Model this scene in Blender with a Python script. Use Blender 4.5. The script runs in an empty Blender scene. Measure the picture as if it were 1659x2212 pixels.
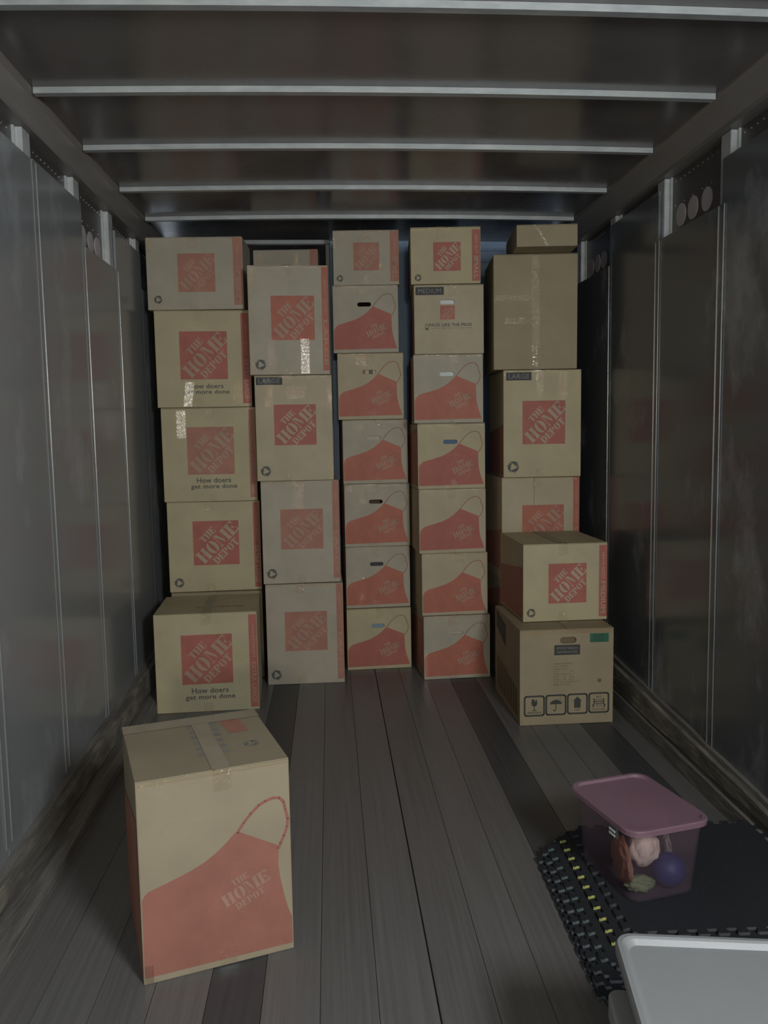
import bpy, bmesh, math, random
from mathutils import Vector, Matrix, noise, geometry
R_ = math.radians
random.seed(7)
SC = bpy.context.scene
COL = SC.collection

# ------------------------------------------------------------------ camera
cd = bpy.data.cameras.new('camera'); cam = bpy.data.objects.new('camera', cd); COL.objects.link(cam)
cd.sensor_width = 36.0; cd.lens = 1790.0 / 2212.0 * 36.0; cd.clip_start = 0.02; cd.clip_end = 100
cam.matrix_world = Matrix(((0.997698, 0.023117, -0.063750, 0.0),
                           (-0.065734, 0.098739, -0.992940, 0.0),
                           (-0.016659, 0.994845, 0.100032, 1.42),
                           (0, 0, 0, 1)))
SC.camera = cam
# ------------------------------------------------------------------ world, lamps, exposure
SC.view_settings.view_transform = 'Standard'; SC.view_settings.look = 'None'
SC.view_settings.exposure = 0.0; SC.view_settings.gamma = 1.0
SC.view_settings.use_curve_mapping = False
wd = bpy.data.worlds.new('world'); SC.world = wd; wd.use_nodes = True
wd.node_tree.nodes['Background'].inputs['Color'].default_value = (0.78, 0.89, 1.0, 1)
wd.node_tree.nodes['Background'].inputs['Strength'].default_value = 0.85
def lamp(name, kind, loc, energy, color, size, target=None, spot=None):
    l = bpy.data.lights.new(name, kind); l.energy = energy; l.color = color
    if kind == 'AREA': l.shape = 'DISK'; l.size = size
    else: l.shadow_soft_size = size
    if spot: l.spot_size = R_(spot); l.spot_blend = 0.9
    o = bpy.data.objects.new(name, l); COL.objects.link(o); o.location = loc
    if target: o.rotation_euler = (Vector(target) - Vector(loc)).to_track_quat('-Z', 'Y').to_euler()
    return o
# added unseen key spot, set metres back so brightness falls off slowly
lamp('key_spot', 'SPOT', (0.05, -3.6, 1.78), 215, (1.0, 0.895, 0.72), 0.15, (-0.45, 4.5, 1.3), 66)
# the phone's own small light, just above its lens
lamp('phone_light', 'POINT', (0.03, -0.02, 1.45), 4.5, (1.0, 0.95, 0.86), 0.012)
# added unseen fill at the right rear, brightens the left wall and floor
lamp('fill_lamp', 'AREA', (1.22, -0.45, 2.05), 72, (0.90, 0.955, 1.0), 0.60, (-1.2, 1.9, 1.2))

# ------------------------------------------------------------------ materials
MATS = {}
def new_mat(name):
    m = bpy.data.materials.new(name); m.use_nodes = True
    nt = m.node_tree; nt.nodes.clear()
    out = nt.nodes.new('ShaderNodeOutputMaterial'); MATS[name] = m
    return m, nt, out
def N(nt, t, **k):
    n = nt.nodes.new(t)
    for a, b in k.items(): setattr(n, a, b)
    return n
def pbr(name, c1, c2=None, scale=(6, 6, 6), rough=0.6, rough2=None, metal=0.0, bump=0.0, bscale=(60, 60, 60), spec=0.5,
        detail=5, lo=0.35, hi=0.65, coat=0.0, nrough=0.6):
    m, nt, out = new_mat(name)
    b = N(nt, 'ShaderNodeBsdfPrincipled'); nt.links.new(b.outputs[0], out.inputs[0])
    b.inputs['Roughness'].default_value = rough; b.inputs['Metallic'].default_value = metal
    b.inputs['Specular IOR Level'].default_value = spec
    b.inputs['Coat Weight'].default_value = coat; b.inputs['Coat Roughness'].default_value = 0.12
    tc = N(nt, 'ShaderNodeTexCoord')
    b.inputs['Base Color'].default_value = (*c1, 1)
    if c2 is not None or rough2 is not None:
        mp = N(nt, 'ShaderNodeMapping'); mp.inputs['Scale'].default_value = scale
        nt.links.new(tc.outputs['Object'], mp.inputs[0])
        nz = N(nt, 'ShaderNodeTexNoise'); nz.inputs['Detail'].default_value = detail; nz.inputs['Scale'].default_value = 1
        nz.inputs['Roughness'].default_value = nrough
        nt.links.new(mp.outputs[0], nz.inputs['Vector'])
        r = N(nt, 'ShaderNodeValToRGB'); r.color_ramp.elements[0].position = lo; r.color_ramp.elements[1].position = hi
        r.color_ramp.elements[0].color = (*c1, 1); r.color_ramp.elements[1].color = (*(c2 or c1), 1)
        nt.links.new(nz.outputs['Fac'], r.inputs[0]); nt.links.new(r.outputs[0], b.inputs['Base Color'])
        if rough2 is not None:
            q = N(nt, 'ShaderNodeMapRange'); q.inputs[1].default_value = lo; q.inputs[2].default_value = hi
            q.inputs[3].default_value = rough; q.inputs[4].default_value = rough2
            nt.links.new(nz.outputs['Fac'], q.inputs[0]); nt.links.new(q.outputs[0], b.inputs['Roughness'])
    if bump:
        mp2 = N(nt, 'ShaderNodeMapping'); mp2.inputs['Scale'].default_value = bscale
        nt.links.new(tc.outputs['Object'], mp2.inputs[0])
        n2 = N(nt, 'ShaderNodeTexNoise'); n2.inputs['Detail'].default_value = 4; n2.inputs['Scale'].default_value = 1
        nt.links.new(mp2.outputs[0], n2.inputs['Vector'])
        bp = N(nt, 'ShaderNodeBump'); bp.inputs['Strength'].default_value = bump; bp.inputs['Distance'].default_value = 0.01
        nt.links.new(n2.outputs['Fac'], bp.inputs['Height']); nt.links.new(bp.outputs[0], b.inputs['Normal'])
    return m
def card(name, c):
    d = tuple(x * 0.88 for x in c)
    return pbr(name, d, c, scale=(5, 5, 5), rough=0.62, bump=0.05, bscale=(14, 14, 260), spec=0.25)
card('cardboard_tan', (0.435, 0.365, 0.245))
card('cardboard_grey', (0.400, 0.350, 0.265))
card('cardboard_yellow', (0.440, 0.375, 0.230))
card('cardboard_brown', (0.315, 0.255, 0.158))
card('cardboard_fore', (0.310, 0.258, 0.172))
def ink(name, c, k=0.85): return pbr(name, tuple(x * k for x in c), c, scale=(9, 9, 9), rough=0.6, spec=0.25)
ink('ink_orange', (0.435, 0.150, 0.098)); ink('ink_orange_faded', (0.400, 0.185, 0.130)); ink('ink_red', (0.400, 0.135, 0.100))
ink('ink_orange_deep', (0.350, 0.150, 0.105))
ink('tape_film', (0.345, 0.292, 0.205)); ink('ink_fore', (0.315, 0.132, 0.095)); ink('ink_fore_letter', (0.34, 0.205, 0.150)); ink('ink_fore_line', (0.33, 0.165, 0.120)); ink('ink_orange_line', (0.41, 0.195, 0.135)); ink('ink_strap', (0.300, 0.130, 0.075)); ink('ink_letter', (0.41, 0.275, 0.195)); ink('ink_letter_faded', (0.41, 0.255, 0.185))
ink('ink_logo_letter', (0.43, 0.33, 0.235))
ink('ink_dark', (0.115, 0.110, 0.090)); ink('ink_black', (0.055, 0.055, 0.050)); ink('ink_label_grey', (0.18, 0.18, 0.17))
ink('ink_green', (0.035, 0.13, 0.075)); ink('ink_brown', (0.17, 0.125, 0.07)); ink('ink_bluegrey', (0.235, 0.225, 0.190))
ink('paper_white', (0.72, 0.74, 0.70)); ink('paper_blue', (0.24, 0.33, 0.40)); ink('paper_cream', (0.50, 0.46, 0.34)); ink('paper_navy', (0.10, 0.16, 0.26))
def tape_mat(name, gl, rough, bump):
    m, nt, out = new_mat(name)
    tr = N(nt, 'ShaderNodeBsdfTransparent'); tr.inputs[0].default_value = (0.965, 0.945, 0.91, 1)
    g = N(nt, 'ShaderNodeBsdfGlossy'); g.inputs['Roughness'].default_value = rough; g.inputs[0].default_value = (1, 1, 1, 1)
    mix = N(nt, 'ShaderNodeMixShader'); fr = N(nt, 'ShaderNodeFresnel'); fr.inputs[0].default_value = gl
    tc = N(nt, 'ShaderNodeTexCoord'); n = N(nt, 'ShaderNodeTexNoise'); n.inputs['Scale'].default_value = 55
    n.inputs['Detail'].default_value = 4; n.inputs['Distortion'].default_value = 1.4
    nt.links.new(tc.outputs['Object'], n.inputs['Vector'])
    bp = N(nt, 'ShaderNodeBump'); bp.inputs['Strength'].default_value = bump; bp.inputs['Distance'].default_value = 0.008
    nt.links.new(n.outputs[0], bp.inputs['Height']); nt.links.new(bp.outputs[0], g.inputs['Normal'])
    nt.links.new(fr.outputs[0], mix.inputs[0]); nt.links.new(tr.outputs[0], mix.inputs[1]); nt.links.new(g.outputs[0], mix.inputs[2])
    nt.links.new(mix.outputs[0], out.inputs[0]); return m
tape_mat('tape_clear', 1.45, 0.06, 0.85)
tape_mat('tape_flat', 1.6, 0.12, 0.24)
def clear_plastic(name, c, trans, gl=1.45, diff_rough=0.3):
    m, nt, out = new_mat(name)
    tr = N(nt, 'ShaderNodeBsdfTransparent'); tr.inputs[0].default_value = (0.95, 0.93, 0.95, 1)
    df = N(nt, 'ShaderNodeBsdfPrincipled'); df.inputs['Base Color'].default_value = (*c, 1); df.inputs['Roughness'].default_value = diff_rough
    mix = N(nt, 'ShaderNodeMixShader'); mix.inputs[0].default_value = trans
    nt.links.new(df.outputs[0], mix.inputs[1]); nt.links.new(tr.outputs[0], mix.inputs[2]); nt.links.new(mix.outputs[0], out.inputs[0]); return m
clear_plastic('tote_plastic', (0.25, 0.18, 0.21), 0.89)
clear_plastic('lid_plastic', (0.33, 0.19, 0.235), 0.50, diff_rough=0.4)
def wall_mat(name, base, scuff, lo, hi, rough):
    m = pbr(name, base, scuff, scale=(2.2, 2.2, 1.5), rough=rough, rough2=rough + 0.16, lo=lo, hi=hi, detail=7, bump=0.03, bscale=(5, 5, 5), spec=0.5)
    return m
wall_mat('liner_left_glare', (0.200, 0.207, 0.207), (0.330, 0.338, 0.338), 0.54, 0.72, 0.18)  # same liner as the right wall, with this side's glare put into the colour
wall_mat('liner_right_dim', (0.088, 0.094, 0.098), (0.270, 0.278, 0.280), 0.55, 0.70, 0.19)  # same liner, base colour darkened for the dimmer right side
pbr('outer_skin', (0.055, 0.048, 0.045), (0.075, 0.066, 0.062), rough=0.4, scale=(3, 3, 3))
pbr('galvanised', (0.42, 0.44, 0.43), (0.55, 0.57, 0.56), scale=(14, 14, 14), rough=0.42, metal=0.35, spec=0.6)
pbr('bow_metal', (0.33, 0.35, 0.345), (0.46, 0.48, 0.46), scale=(9, 30, 30), rough=0.45, metal=0.25, lo=0.4, hi=0.75)
pbr('bead_metal', (0.55, 0.57, 0.55), None, rough=0.25, metal=0.8)
pbr('header_paint', (0.22, 0.23, 0.23), (0.27, 0.28, 0.28), rough=0.5)
pbr('rail_paint', (0.165, 0.150, 0.135), (0.205, 0.190, 0.175), scale=(4, 1.2, 4), rough=0.45)
pbr('ceiling_skin', (0.120, 0.106, 0.100), (0.150, 0.134, 0.127), scale=(2, 2, 2), rough=0.17, rough2=0.30, bump=0.02, bscale=(4, 4, 4))
pbr('patch_light', (0.45, 0.40, 0.41), (0.52, 0.47, 0.47), rough=0.6)
pbr('rough_wood', (0.110, 0.100, 0.080), (0.34, 0.30, 0.24), scale=(16, 5, 16), rough=0.8, lo=0.42, hi=0.80, bump=0.6, bscale=(60, 9, 60))
pbr('rough_wood_low', (0.105, 0.098, 0.084), (0.200, 0.185, 0.160), scale=(40, 3.0, 40), rough=0.75, bump=0.5, bscale=(60, 9, 60))
pbr('front_blue', (0.20, 0.30, 0.46), (0.23, 0.34, 0.51), rough=0.5)
pbr('attic_dark', (0.030, 0.034, 0.042), None, rough=0.7)
pbr('floor_wood', (0.116, 0.111, 0.106), (0.155, 0.149, 0.141), scale=(75, 1.4, 10), rough=0.26, rough2=0.42, bump=0.10, bscale=(160, 3, 40), lo=0.3, hi=0.7)
pbr('floor_wood_b', (0.106, 0.101, 0.096), (0.149, 0.142, 0.134), scale=(75, 1.4, 10), rough=0.28, rough2=0.42, bump=0.10, bscale=(160, 3, 40), lo=0.3, hi=0.7)
pbr('floor_strip', (0.045, 0.046, 0.047), (0.062, 0.063, 0.064), scale=(60, 1.5, 10), rough=0.40, rough2=0.5, lo=0.3, hi=0.7)
pbr('groove_dark', (0.05, 0.05, 0.05), None, rough=0.8)
pbr('foam_black', (0.012, 0.013, 0.016), (0.018, 0.019, 0.022), scale=(90, 90, 90), rough=0.85, bump=0.25, bscale=(240, 240, 240))
pbr('foam_side_grey', (0.10, 0.11, 0.12), (0.14, 0.15, 0.16), scale=(40, 40, 40), rough=0.8)
pbr('foam_side_dim', (0.075, 0.070, 0.070), None, rough=0.8)
pbr('foam_side_green', (0.11, 0.14, 0.13), None, rough=0.8)
pbr('foam_side_yellow', (0.50, 0.48, 0.14), None, rough=0.8)
pbr('white_plastic', (0.255, 0.258, 0.255), (0.275, 0.278, 0.275), scale=(3, 3, 3), rough=0.42, bump=0.04, bscale=(220, 220, 220))
pbr('ivory_plastic', (0.30, 0.295, 0.275), None, rough=0.45)
pbr('ball_blue', (0.016, 0.026, 0.105), (0.020, 0.032, 0.125), scale=(20, 20, 20), rough=0.55)
pbr('cloth_cream', (0.72, 0.58, 0.46), (0.60, 0.45, 0.34), scale=(30, 30, 30), rough=0.9, bump=0.4, bscale=(70, 70, 70))
pbr('cloth_orange', (0.36, 0.13, 0.075), (0.27, 0.16, 0.10), scale=(25, 25, 25), rough=0.9, bump=0.4, bscale=(60, 60, 60))
pbr('light_band_pink', (0.50, 0.22, 0.24), (0.42, 0.19, 0.21), scale=(20, 20, 20), rough=0.9)
pbr('toy_green', (0.20, 0.24, 0.10), (0.15, 0.19, 0.09), scale=(30, 30, 30), rough=0.7)
pbr('toy_grey', (0.24, 0.20, 0.18), (0.17, 0.14, 0.12), scale=(30, 30, 30), rough=0.8)

# ------------------------------------------------------------------ helpers
def link(name, me, mat=None, parent=None, loc=None):
    o = bpy.data.objects.new(name, me); COL.objects.link(o)
    if mat is not None and len(me.materials) == 0:
        for x in ([mat] if isinstance(mat, str) else mat): me.materials.append(MATS[x])
    if parent is not None: o.parent = parent
    if loc is not None: o.location = loc
    return o
def mesh_py(name, v, f, mi=None, smooth=False):
    me = bpy.data.meshes.new(name); me.from_pydata([tuple(p) for p in v], [], f); me.update()
    if mi: me.polygons.foreach_set('material_index', mi)
    if smooth: me.polygons.foreach_set('use_smooth', [True] * len(me.polygons))
    return me
def bm_mesh(name, bm, smooth=False):
    bmesh.ops.recalc_face_normals(bm, faces=bm.faces)
    me = bpy.data.meshes.new(name); bm.to_mesh(me); bm.free()
    if smooth: me.polygons.foreach_set('use_smooth', [True] * len(me.polygons))
    return me
def add_box(bm, lo, hi, bevel=0.0, seg=1):
    g = bmesh.ops.create_cube(bm, size=1.0)
    for v in g['verts']:
        v.co = Vector([lo[i] + (v.co[i] + 0.5) * (hi[i] - lo[i]) for i in range(3)])
    if bevel:
        es = list({e for v in g['verts'] for e in v.link_edges})
        bmesh.ops.bevel(bm, geom=es, offset=bevel, segments=seg, profile=0.5, affect='EDGES')
def box(name, lo, hi, mat, parent=None, bevel=0.0, seg=1):
    bm = bmesh.new(); add_box(bm, lo, hi, bevel, seg)
    return link(name, bm_mesh(name, bm), mat, parent)
def struct(o): o['kind'] = 'structure'; return o
def thing(name, label, cat, loc, rotz=0.0, group=None):
    o = bpy.data.objects.new(name, None); COL.objects.link(o); o.empty_display_size = 0.1
    o.location = loc; o.rotation_euler = (0, 0, rotz); o['label'] = label; o['category'] = cat
    if group: o['group'] = group
    return o
def prism(name, outline, z0, z1, bevel=0.0, seg=2):
    bm = bmesh.new()
    f = bm.faces.new([bm.verts.new((x, y, z0)) for x, y in outline])
    r = bmesh.ops.extrude_face_region(bm, geom=[f])
    for g in r['geom']:
        if isinstance(g, bmesh.types.BMVert): g.co.z = z1
    if bevel:
        bm.normal_update()
        es = [e for e in bm.edges if abs(e.verts[0].co.z - e.verts[1].co.z) < 1e-6]
        bmesh.ops.bevel(bm, geom=es, offset=bevel, segments=seg, profile=0.5, affect='EDGES')
    return bm_mesh(name, bm)
def rrect(x0, y0, x1, y1, r, n=6):
    pts = []
    for cx, cy, a in ((x1 - r, y1 - r, 0), (x0 + r, y1 - r, 90), (x0 + r, y0 + r, 180), (x1 - r, y0 + r, 270)):
        for k in range(n + 1):
            t = R_(a + 90.0 * k / n); pts.append((cx + r * math.cos(t), cy + r * math.sin(t)))
    return pts

# ------------------------------------------------------------------ flat print: polygons in (x, z) on a front face at y = const
def flat(polys, y, name='print'):
    v, f = [], []
    for p in polys:
        b = len(v); v += [(x, y, z) for x, z in p]; f.append(list(range(b, b + len(p))))
    return mesh_py(name, v, f)
def rect(x0, z0, x1, z1): return [(x0, z0), (x1, z0), (x1, z1), (x0, z1)]
def ell(cx, cz, rx, rz, a0, a1, n=14):
    return [(cx + rx * math.cos(R_(a0 + (a1 - a0) * k / n)), cz + rz * math.sin(R_(a0 + (a1 - a0) * k / n))) for k in range(n + 1)]
def band(p, w, closed=False):
    out = []
    n = len(p)
    for i in range(n if closed else n - 1):
        a, b = Vector(p[i]), Vector(p[(i + 1) % n]); d = b - a
        if d.length < 1e-9: continue
        t = Vector((-d.y, d.x)).normalized() * (w / 2); e = d.normalized() * (w * 0.15)
        out.append([tuple(a - t - e), tuple(b - t + e), tuple(b + t + e), tuple(a + t - e)])
    return out
# heavy slab-serif stencil letters in a unit cell
def stem(x0, x1, s=0.05):
    return [(x0 - s, 0), (x1 + s, 0), (x1 + s, .07), (x1, .10), (x1, .90), (x1 + s, .93), (x1 + s, 1), (x0 - s, 1), (x0 - s, .93), (x0, .90), (x0, .10), (x0 - s, .07)]
GL = {
 'H': (1.0, [stem(.06, .38), stem(.64, .95), rect(.455, .45, .565, .55)]),
 'O': (0.95, [ell(.455, .5, .44, .52, 95, 265) + ell(.42, .5, .09, .40, 265, 95), ell(.515, .5, .44, .52, -85, 85) + ell(.55, .5, .09, .40, 85, -85)]),
 'M': (1.25, [[(.0, 0), (.22, 0), (.22, .06), (.155, .1), (.155, .84), (.09, .84), (.09, .1), (0, .06)],
              [(.02, .92), (.02, 1), (.40, 1), (.66, .30), (.585, .04), (.20, .90)],
              [(.70, .38), (.66, .22), (.84, .80), (.84, 1), (.92, 1), (.74, .40)],
              [(.84, 0), (1.28, 0), (1.28, .07), (1.22, .10), (1.22, .90), (1.28, .93), (1.28, 1), (.95, 1), (.90, .86), (.90, .10), (.84, .07)]]),
 'E': (0.85, [stem(.06, .38), [(.46, .90), (.46, 1), (.84, 1), (.84, .70), (.78, .70), (.70, .88)], [(.46, 0), (.46, .10), (.70, .12), (.80, .32), (.86, .32), (.84, 0)], [(.46, .46), (.46, .54), (.56, .56), (.62, .66), (.66, .66), (.66, .34), (.62, .34), (.56, .44)]]),
 'T': (0.90, [stem(.30, .62), [(.22, 1), (0, 1), (0, .68), (.05, .68), (.12, .86), (.22, .90)], [(.70, 1), (.92, 1), (.92, .68), (.87, .68), (.80, .86), (.70, .90)]]),
 'D': (0.95, [stem(.06, .36), [(.45, .0)] + ell(.45, .5, .50, .50, -75, 75, 10) + [(.45, 1), (.45, .91)] + ell(.45, .5, .20, .38, 70, -70, 8) + [(.45, .09)]]),
 'P': (0.90, [stem(.06, .38), [(.46, .44)] + ell(.48, .72, .42, .28, -75, 75, 8) + [(.46, 1), (.46, .92)] + ell(.48, .72, .14, .18, 70, -70, 6) + [(.46, .52)]]),
}
def word(w, u0, u1, v0, v1):
    tot = sum(GL[c][0] for c in w) + 0.10 * (len(w) - 1); s = (u1 - u0) / tot; u = 0.0; out = []
    for c in w:
        for p in GL[c][1]: out.append([(u0 + (u + x) * s, v0 + z * (v1 - v0)) for x, z in p])
        u += GL[c][0] + 0.10
    return out
LETTERS = word('THE', -.19, .20, .185, .335) + word('HOME', -.525, .575, -.155, .135) + word('DEPOT', -.335, .36, -.365, -.20)
def xf(polys, ang, s, cx, cz):
    c, q = math.cos(R_(ang)) * s, math.sin(R_(ang)) * s
    return [[(cx + x * c - z * q, cz + x * q + z * c) for x, z in p] for p in polys]
def clip_sq(polys, h=0.5):
    out = []
    for p in polys:
        for ax, sg in ((0, 1), (0, -1), (1, 1), (1, -1)):
            q = []
            for i in range(len(p)):
                a, b = p[i], p[(i + 1) % len(p)]; da, db = h - sg * a[ax], h - sg * b[ax]
                if da >= 0: q.append(a)
                if (da >= 0) != (db >= 0):
                    t = da / (da - db); q.append((a[0] + (b[0] - a[0]) * t, a[1] + (b[1] - a[1]) * t))
            p = q
            if len(p) < 3: break
        if len(p) >= 3: out.append(p)
    return out
LOGO_LET = clip_sq(xf(LETTERS, 45, 1, 0, 0))
def recycle_polys():
    out = []
    arm = [[(-.30, -.62), (.12, -.62), (.12, -.30), (-.18, -.30)], [(.10, -.80), (.44, -.45), (.10, -.12)],
           [(-.40, -.62), (-.70, -.12), (-.46, .02), (-.24, -.34)]]
    for k in range(3): out += xf(arm, 120 * k, 1, 0, 0)
    return out
REC = xf(recycle_polys(), 0, 1.22, 0, 0)
APRON = [(.013, .95), (.013, .70), (.017, .66), (.036, .62), (.083, .58), (.228, .539), (.36, .498), (.46, .444), (.533, .39), (.60, .322), (.622, .316), (.884, .430),
         (.894, .471), (.897, .60), (.904, .69), (.925, .79), (.975, .94)]
STRAP = [(.607, .322), (.65, .265), (.70, .205), (.75, .16), (.80, .135), (.86, .125), (.90, .145), (.925, .19), (.935, .24), (.955, .30), (.957, .33), (.94, .38), (.915, .42), (.893, .455)]
APRON_T = [(.008, .965), (.012, .58), (.03, .555), (.055, .54), (.17, .515), (.30, .485), (.41, .452), (.49, .415), (.56, .375), (.615, .335), (.645, .33), (.905, .437),
           (.912, .46), (.905, .53), (.915, .60), (.94, .70), (.965, .775), (.99, .825), (.99, .965)]
STRAP_T = [(.635, .335), (.68, .290), (.73, .25), (.785, .215), (.83, .20), (.88, .19), (.925, .195), (.955, .22), (.965, .26), (.98, .31), (.975, .35), (.95, .395), (.925, .43), (.91, .455)]
TXT = {}
def text_mesh(s, bold=0.0):
    k = (s, bold)
    if k not in TXT:
        cu = bpy.data.curves.new('lettering', 'FONT'); cu.body = s; cu.size = 1.0; cu.offset = bold; cu.resolution_u = 3
        cu.space_character = 1.0 + bold * 2
        o = bpy.data.objects.new('lettering_tmp', cu); me = bpy.data.meshes.new_from_object(o)
        pts = [v.co.copy() for v in me.vertices]; f = [list(p.vertices) for p in me.polygons]
        bpy.data.objects.remove(o); bpy.data.curves.remove(cu); bpy.data.meshes.remove(me)
        x0 = min(p.x for p in pts); x1 = max(p.x for p in pts); y0 = min(p.y for p in pts); y1 = max(p.y for p in pts)
        TXT[k] = ([((p.x - x0) / (x1 - x0), (p.y - y0) / (y1 - y0)) for p in pts], f)
    return TXT[k]
def text_into(acc, s, x0, z0, x1, z1, bold=0.02, rot=False):
    """the words s stretched to the rectangle; rot = reading downwards"""
    p, f = text_mesh(s, bold); b = len(acc[0])
    for u, w in p:
        acc[0].append((x0 + (w) * (x1 - x0), z1 - u * (z1 - z0)) if rot else (x0 + u * (x1 - x0), z0 + w * (z1 - z0)))
    acc[1].extend([[b + i for i in q] for q in f])
def flat_acc(acc, y, name='lettering'): return mesh_py(name, [(x, y, z) for x, z in acc[0]], acc[1])

# ------------------------------------------------------------------ cartons
def carton_body(w, d, h, holes=None, seed=0):
    """corrugated carton: rounded edges that are a little crushed, and a true hole where a hand hole is cut"""
    bm = bmesh.new(); add_box(bm, (-w / 2, -d / 2, 0), (w / 2, d / 2, h - .003), 0.0035, 2)
    bm.normal_update()
    if holes:
        fr = max((f for f in bm.faces if f.normal.y < -.99), key=lambda f: f.calc_area())
        outer = list(fr.edges); yv = fr.verts[0].co.y; bmesh.ops.delete(bm, geom=[fr], context='FACES_ONLY')
        x0, z0, x1, z1 = holes
        ring = rrect(x0, z0, x1, z1, min((z1 - z0) * .49, (x1 - x0) * .3), 4)
        vs = [bm.verts.new((x, yv, z)) for x, z in ring]; es = [bm.edges.new((vs[i], vs[(i + 1) % len(vs)])) for i in range(len(vs))]
        bmesh.ops.triangle_fill(bm, use_beauty=True, use_dissolve=False, edges=outer + es)
        vb = [bm.verts.new((v.co.x, yv + .006, v.co.z)) for v in vs]
        for i in range(len(vs)):
            j = (i + 1) % len(vs); bm.faces.new((vs[i], vs[j], vb[j], vb[i]))
    for v in bm.verts:      # crushed edges and corners
        k = sum((abs(abs(v.co.x) - w / 2) < .006, abs(abs(v.co.y) - d / 2) < .006, v.co.z < .006 or v.co.z > h - .009))
        if k >= 3:
            q = noise.noise_vector(Vector((v.co.x * 40 + seed, v.co.y * 40, v.co.z * 40)))
            v.co.x -= math.copysign(abs(q.x) * .0016, v.co.x); v.co.z = max(.0002, min(h - .0032, v.co.z + q.z * .0016))
    return bm_mesh('carton_body', bm)
def rnd_fold(name, lo, hi, mat, parent, lift):
    bm = bmesh.new(); add_box(bm, lo, hi)
    for v in bm.verts:
        if v.co.z > lo[2] + .001: v.co.z += random.uniform(0, lift) * 0.0
    return link(name, bm_mesh(name, bm), mat, parent)
E1, E2, E3, E4 = .0004, .0009, .0012, .0016
def carton(name, label, kind, cx, cy, yaw, w, d, z0, h, tint, group=None, logo=None, rec=None, strip=None, slogan=None, size_label=None,
           hole=None, hole_mat=None, apron=None, side=None, tapes=(), toptape=True, ink_m='ink_orange', let_m=None, seed=0, extra=None):
    a = R_(yaw); nx, ny = -math.sin(a), math.cos(a)
    t = thing(name, label, 'box', (cx + nx * d / 2, cy + ny * d / 2, z0 + (.0022 if z0 > 0 else 0)), a, group)
    X = lambda u: -w / 2 + u * w
    Z = lambda v: h * (1 - v)
    fy = -d / 2
    hl = None
    if hole: hl = (X(hole[0]), Z(hole[3]), X(hole[2]), Z(hole[1]))
    cb = link('carton_body', carton_body(w, d, h, hl, seed), tint, t)
    for s in (-1, 1):       # two long flaps that meet over the middle
        lo = (-w / 2 + .001, -d / 2 + .001, h - .003) if s < 0 else (.0012, -d / 2 + .001, h - .003)
        hi = (-.0012, d / 2 - .001, h) if s < 0 else (w / 2 - .001, d / 2 - .001, h)
        box('top_flap', lo, hi, tint, t, .0008)
    if hole_mat:
        hb = box('hand_hole_contents', (hl[0] - .02, fy + .014, hl[1] - .02), (hl[2] + .02, fy + .018, hl[3] + .02), hole_mat, t)  # plate added behind the hole, stands for the contents seen inside
    if logo:
        u0, v0, u1, v1 = logo; x0, x1, za, zb = X(u0), X(u1), Z(v1), Z(v0); cxm, czm = (x0 + x1) / 2, (za + zb) / 2
        lg = link('printed_logo', flat([rect(x0, za, x1, zb)], fy - E1), ink_m, t)
        link('lettering', flat([[(cxm + x * (x1 - x0), czm + z * (zb - za)) for x, z in p] for p in LOGO_LET], fy - E2), let_m or 'ink_logo_letter', lg)
    if apron:
        P, S, sw, ls = (APRON_T, STRAP_T, .020, .30) if apron == 'tall' else (APRON, STRAP, .010, .29)
        ap = link('printed_apron', flat([[(X(u), Z(v)) for u, v in P]], fy - E1), ink_m, t)
        link('apron_strap', flat(band([(X(u), Z(v)) for u, v in S], sw * w), fy - E1), ink_m if apron == 'tall' else 'ink_strap', ap)
        lc = (X(.655), Z(.665)) if apron != 'tall' else (X(.67), Z(.625))
        sc = ls * w
        link('lettering', flat(xf(LETTERS, 24, sc, *lc), fy - E2), let_m or 'ink_letter', ap)
        dm = [(-.72, 0), (0, .72), (.72, 0), (0, -.72)]
        link('diamond_outline', flat(band(xf([dm], 22, sc, *lc)[0], .0018, True), fy - E2), 'ink_fore_line' if apron == 'tall' else 'ink_orange_line', ap)
    if strip:
        u0, v0, u1, v1, size = strip
        st = link('side_stripe', flat([rect(X(u0), Z(v1), X(u1), Z(v0))], fy - E1), ink_m, t)
        acc = ([], []); xm0, xm1 = u0 + (u1 - u0) * .30, u0 + (u1 - u0) * .72
        L = v1 - v0
        text_into(acc, 'HEAVY DUTY', X(xm0 + .006), Z(v0 + L * .47), X(xm1 - .004), Z(v0 + L * .10), .012, True)
        link('lettering', flat_acc(acc, fy - E2), let_m or 'ink_letter', st); acc = ([], [])
        text_into(acc, size, X(xm0 - .006), Z(v0 + L * .95), X(xm1 + .006), Z(v0 + L * .51), .012, True)
        link('lettering', flat_acc(acc, fy - E2), let_m or 'ink_letter', st)
    if rec:
        link('recycling_symbol', flat(xf(REC, 4, rec[2] * w, X(rec[0]), Z(rec[1])), fy - E1), 'ink_dark', t)
    if slogan:
        acc = ([], []); u0, v0, u1, v1 = slogan; du, dv = u1 - u0, v1 - v0
        text_into(acc, 'How doers', X(u0 + du * .13), Z(v0 + dv * .42), X(u0 + du * .87), Z(v0), .022)
        text_into(acc, 'get more done', X(u0), Z(v1), X(u1), Z(v0 + dv * .52), .022)
        link('slogan', flat_acc(acc, fy - E1), 'ink_dark', t)
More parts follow.
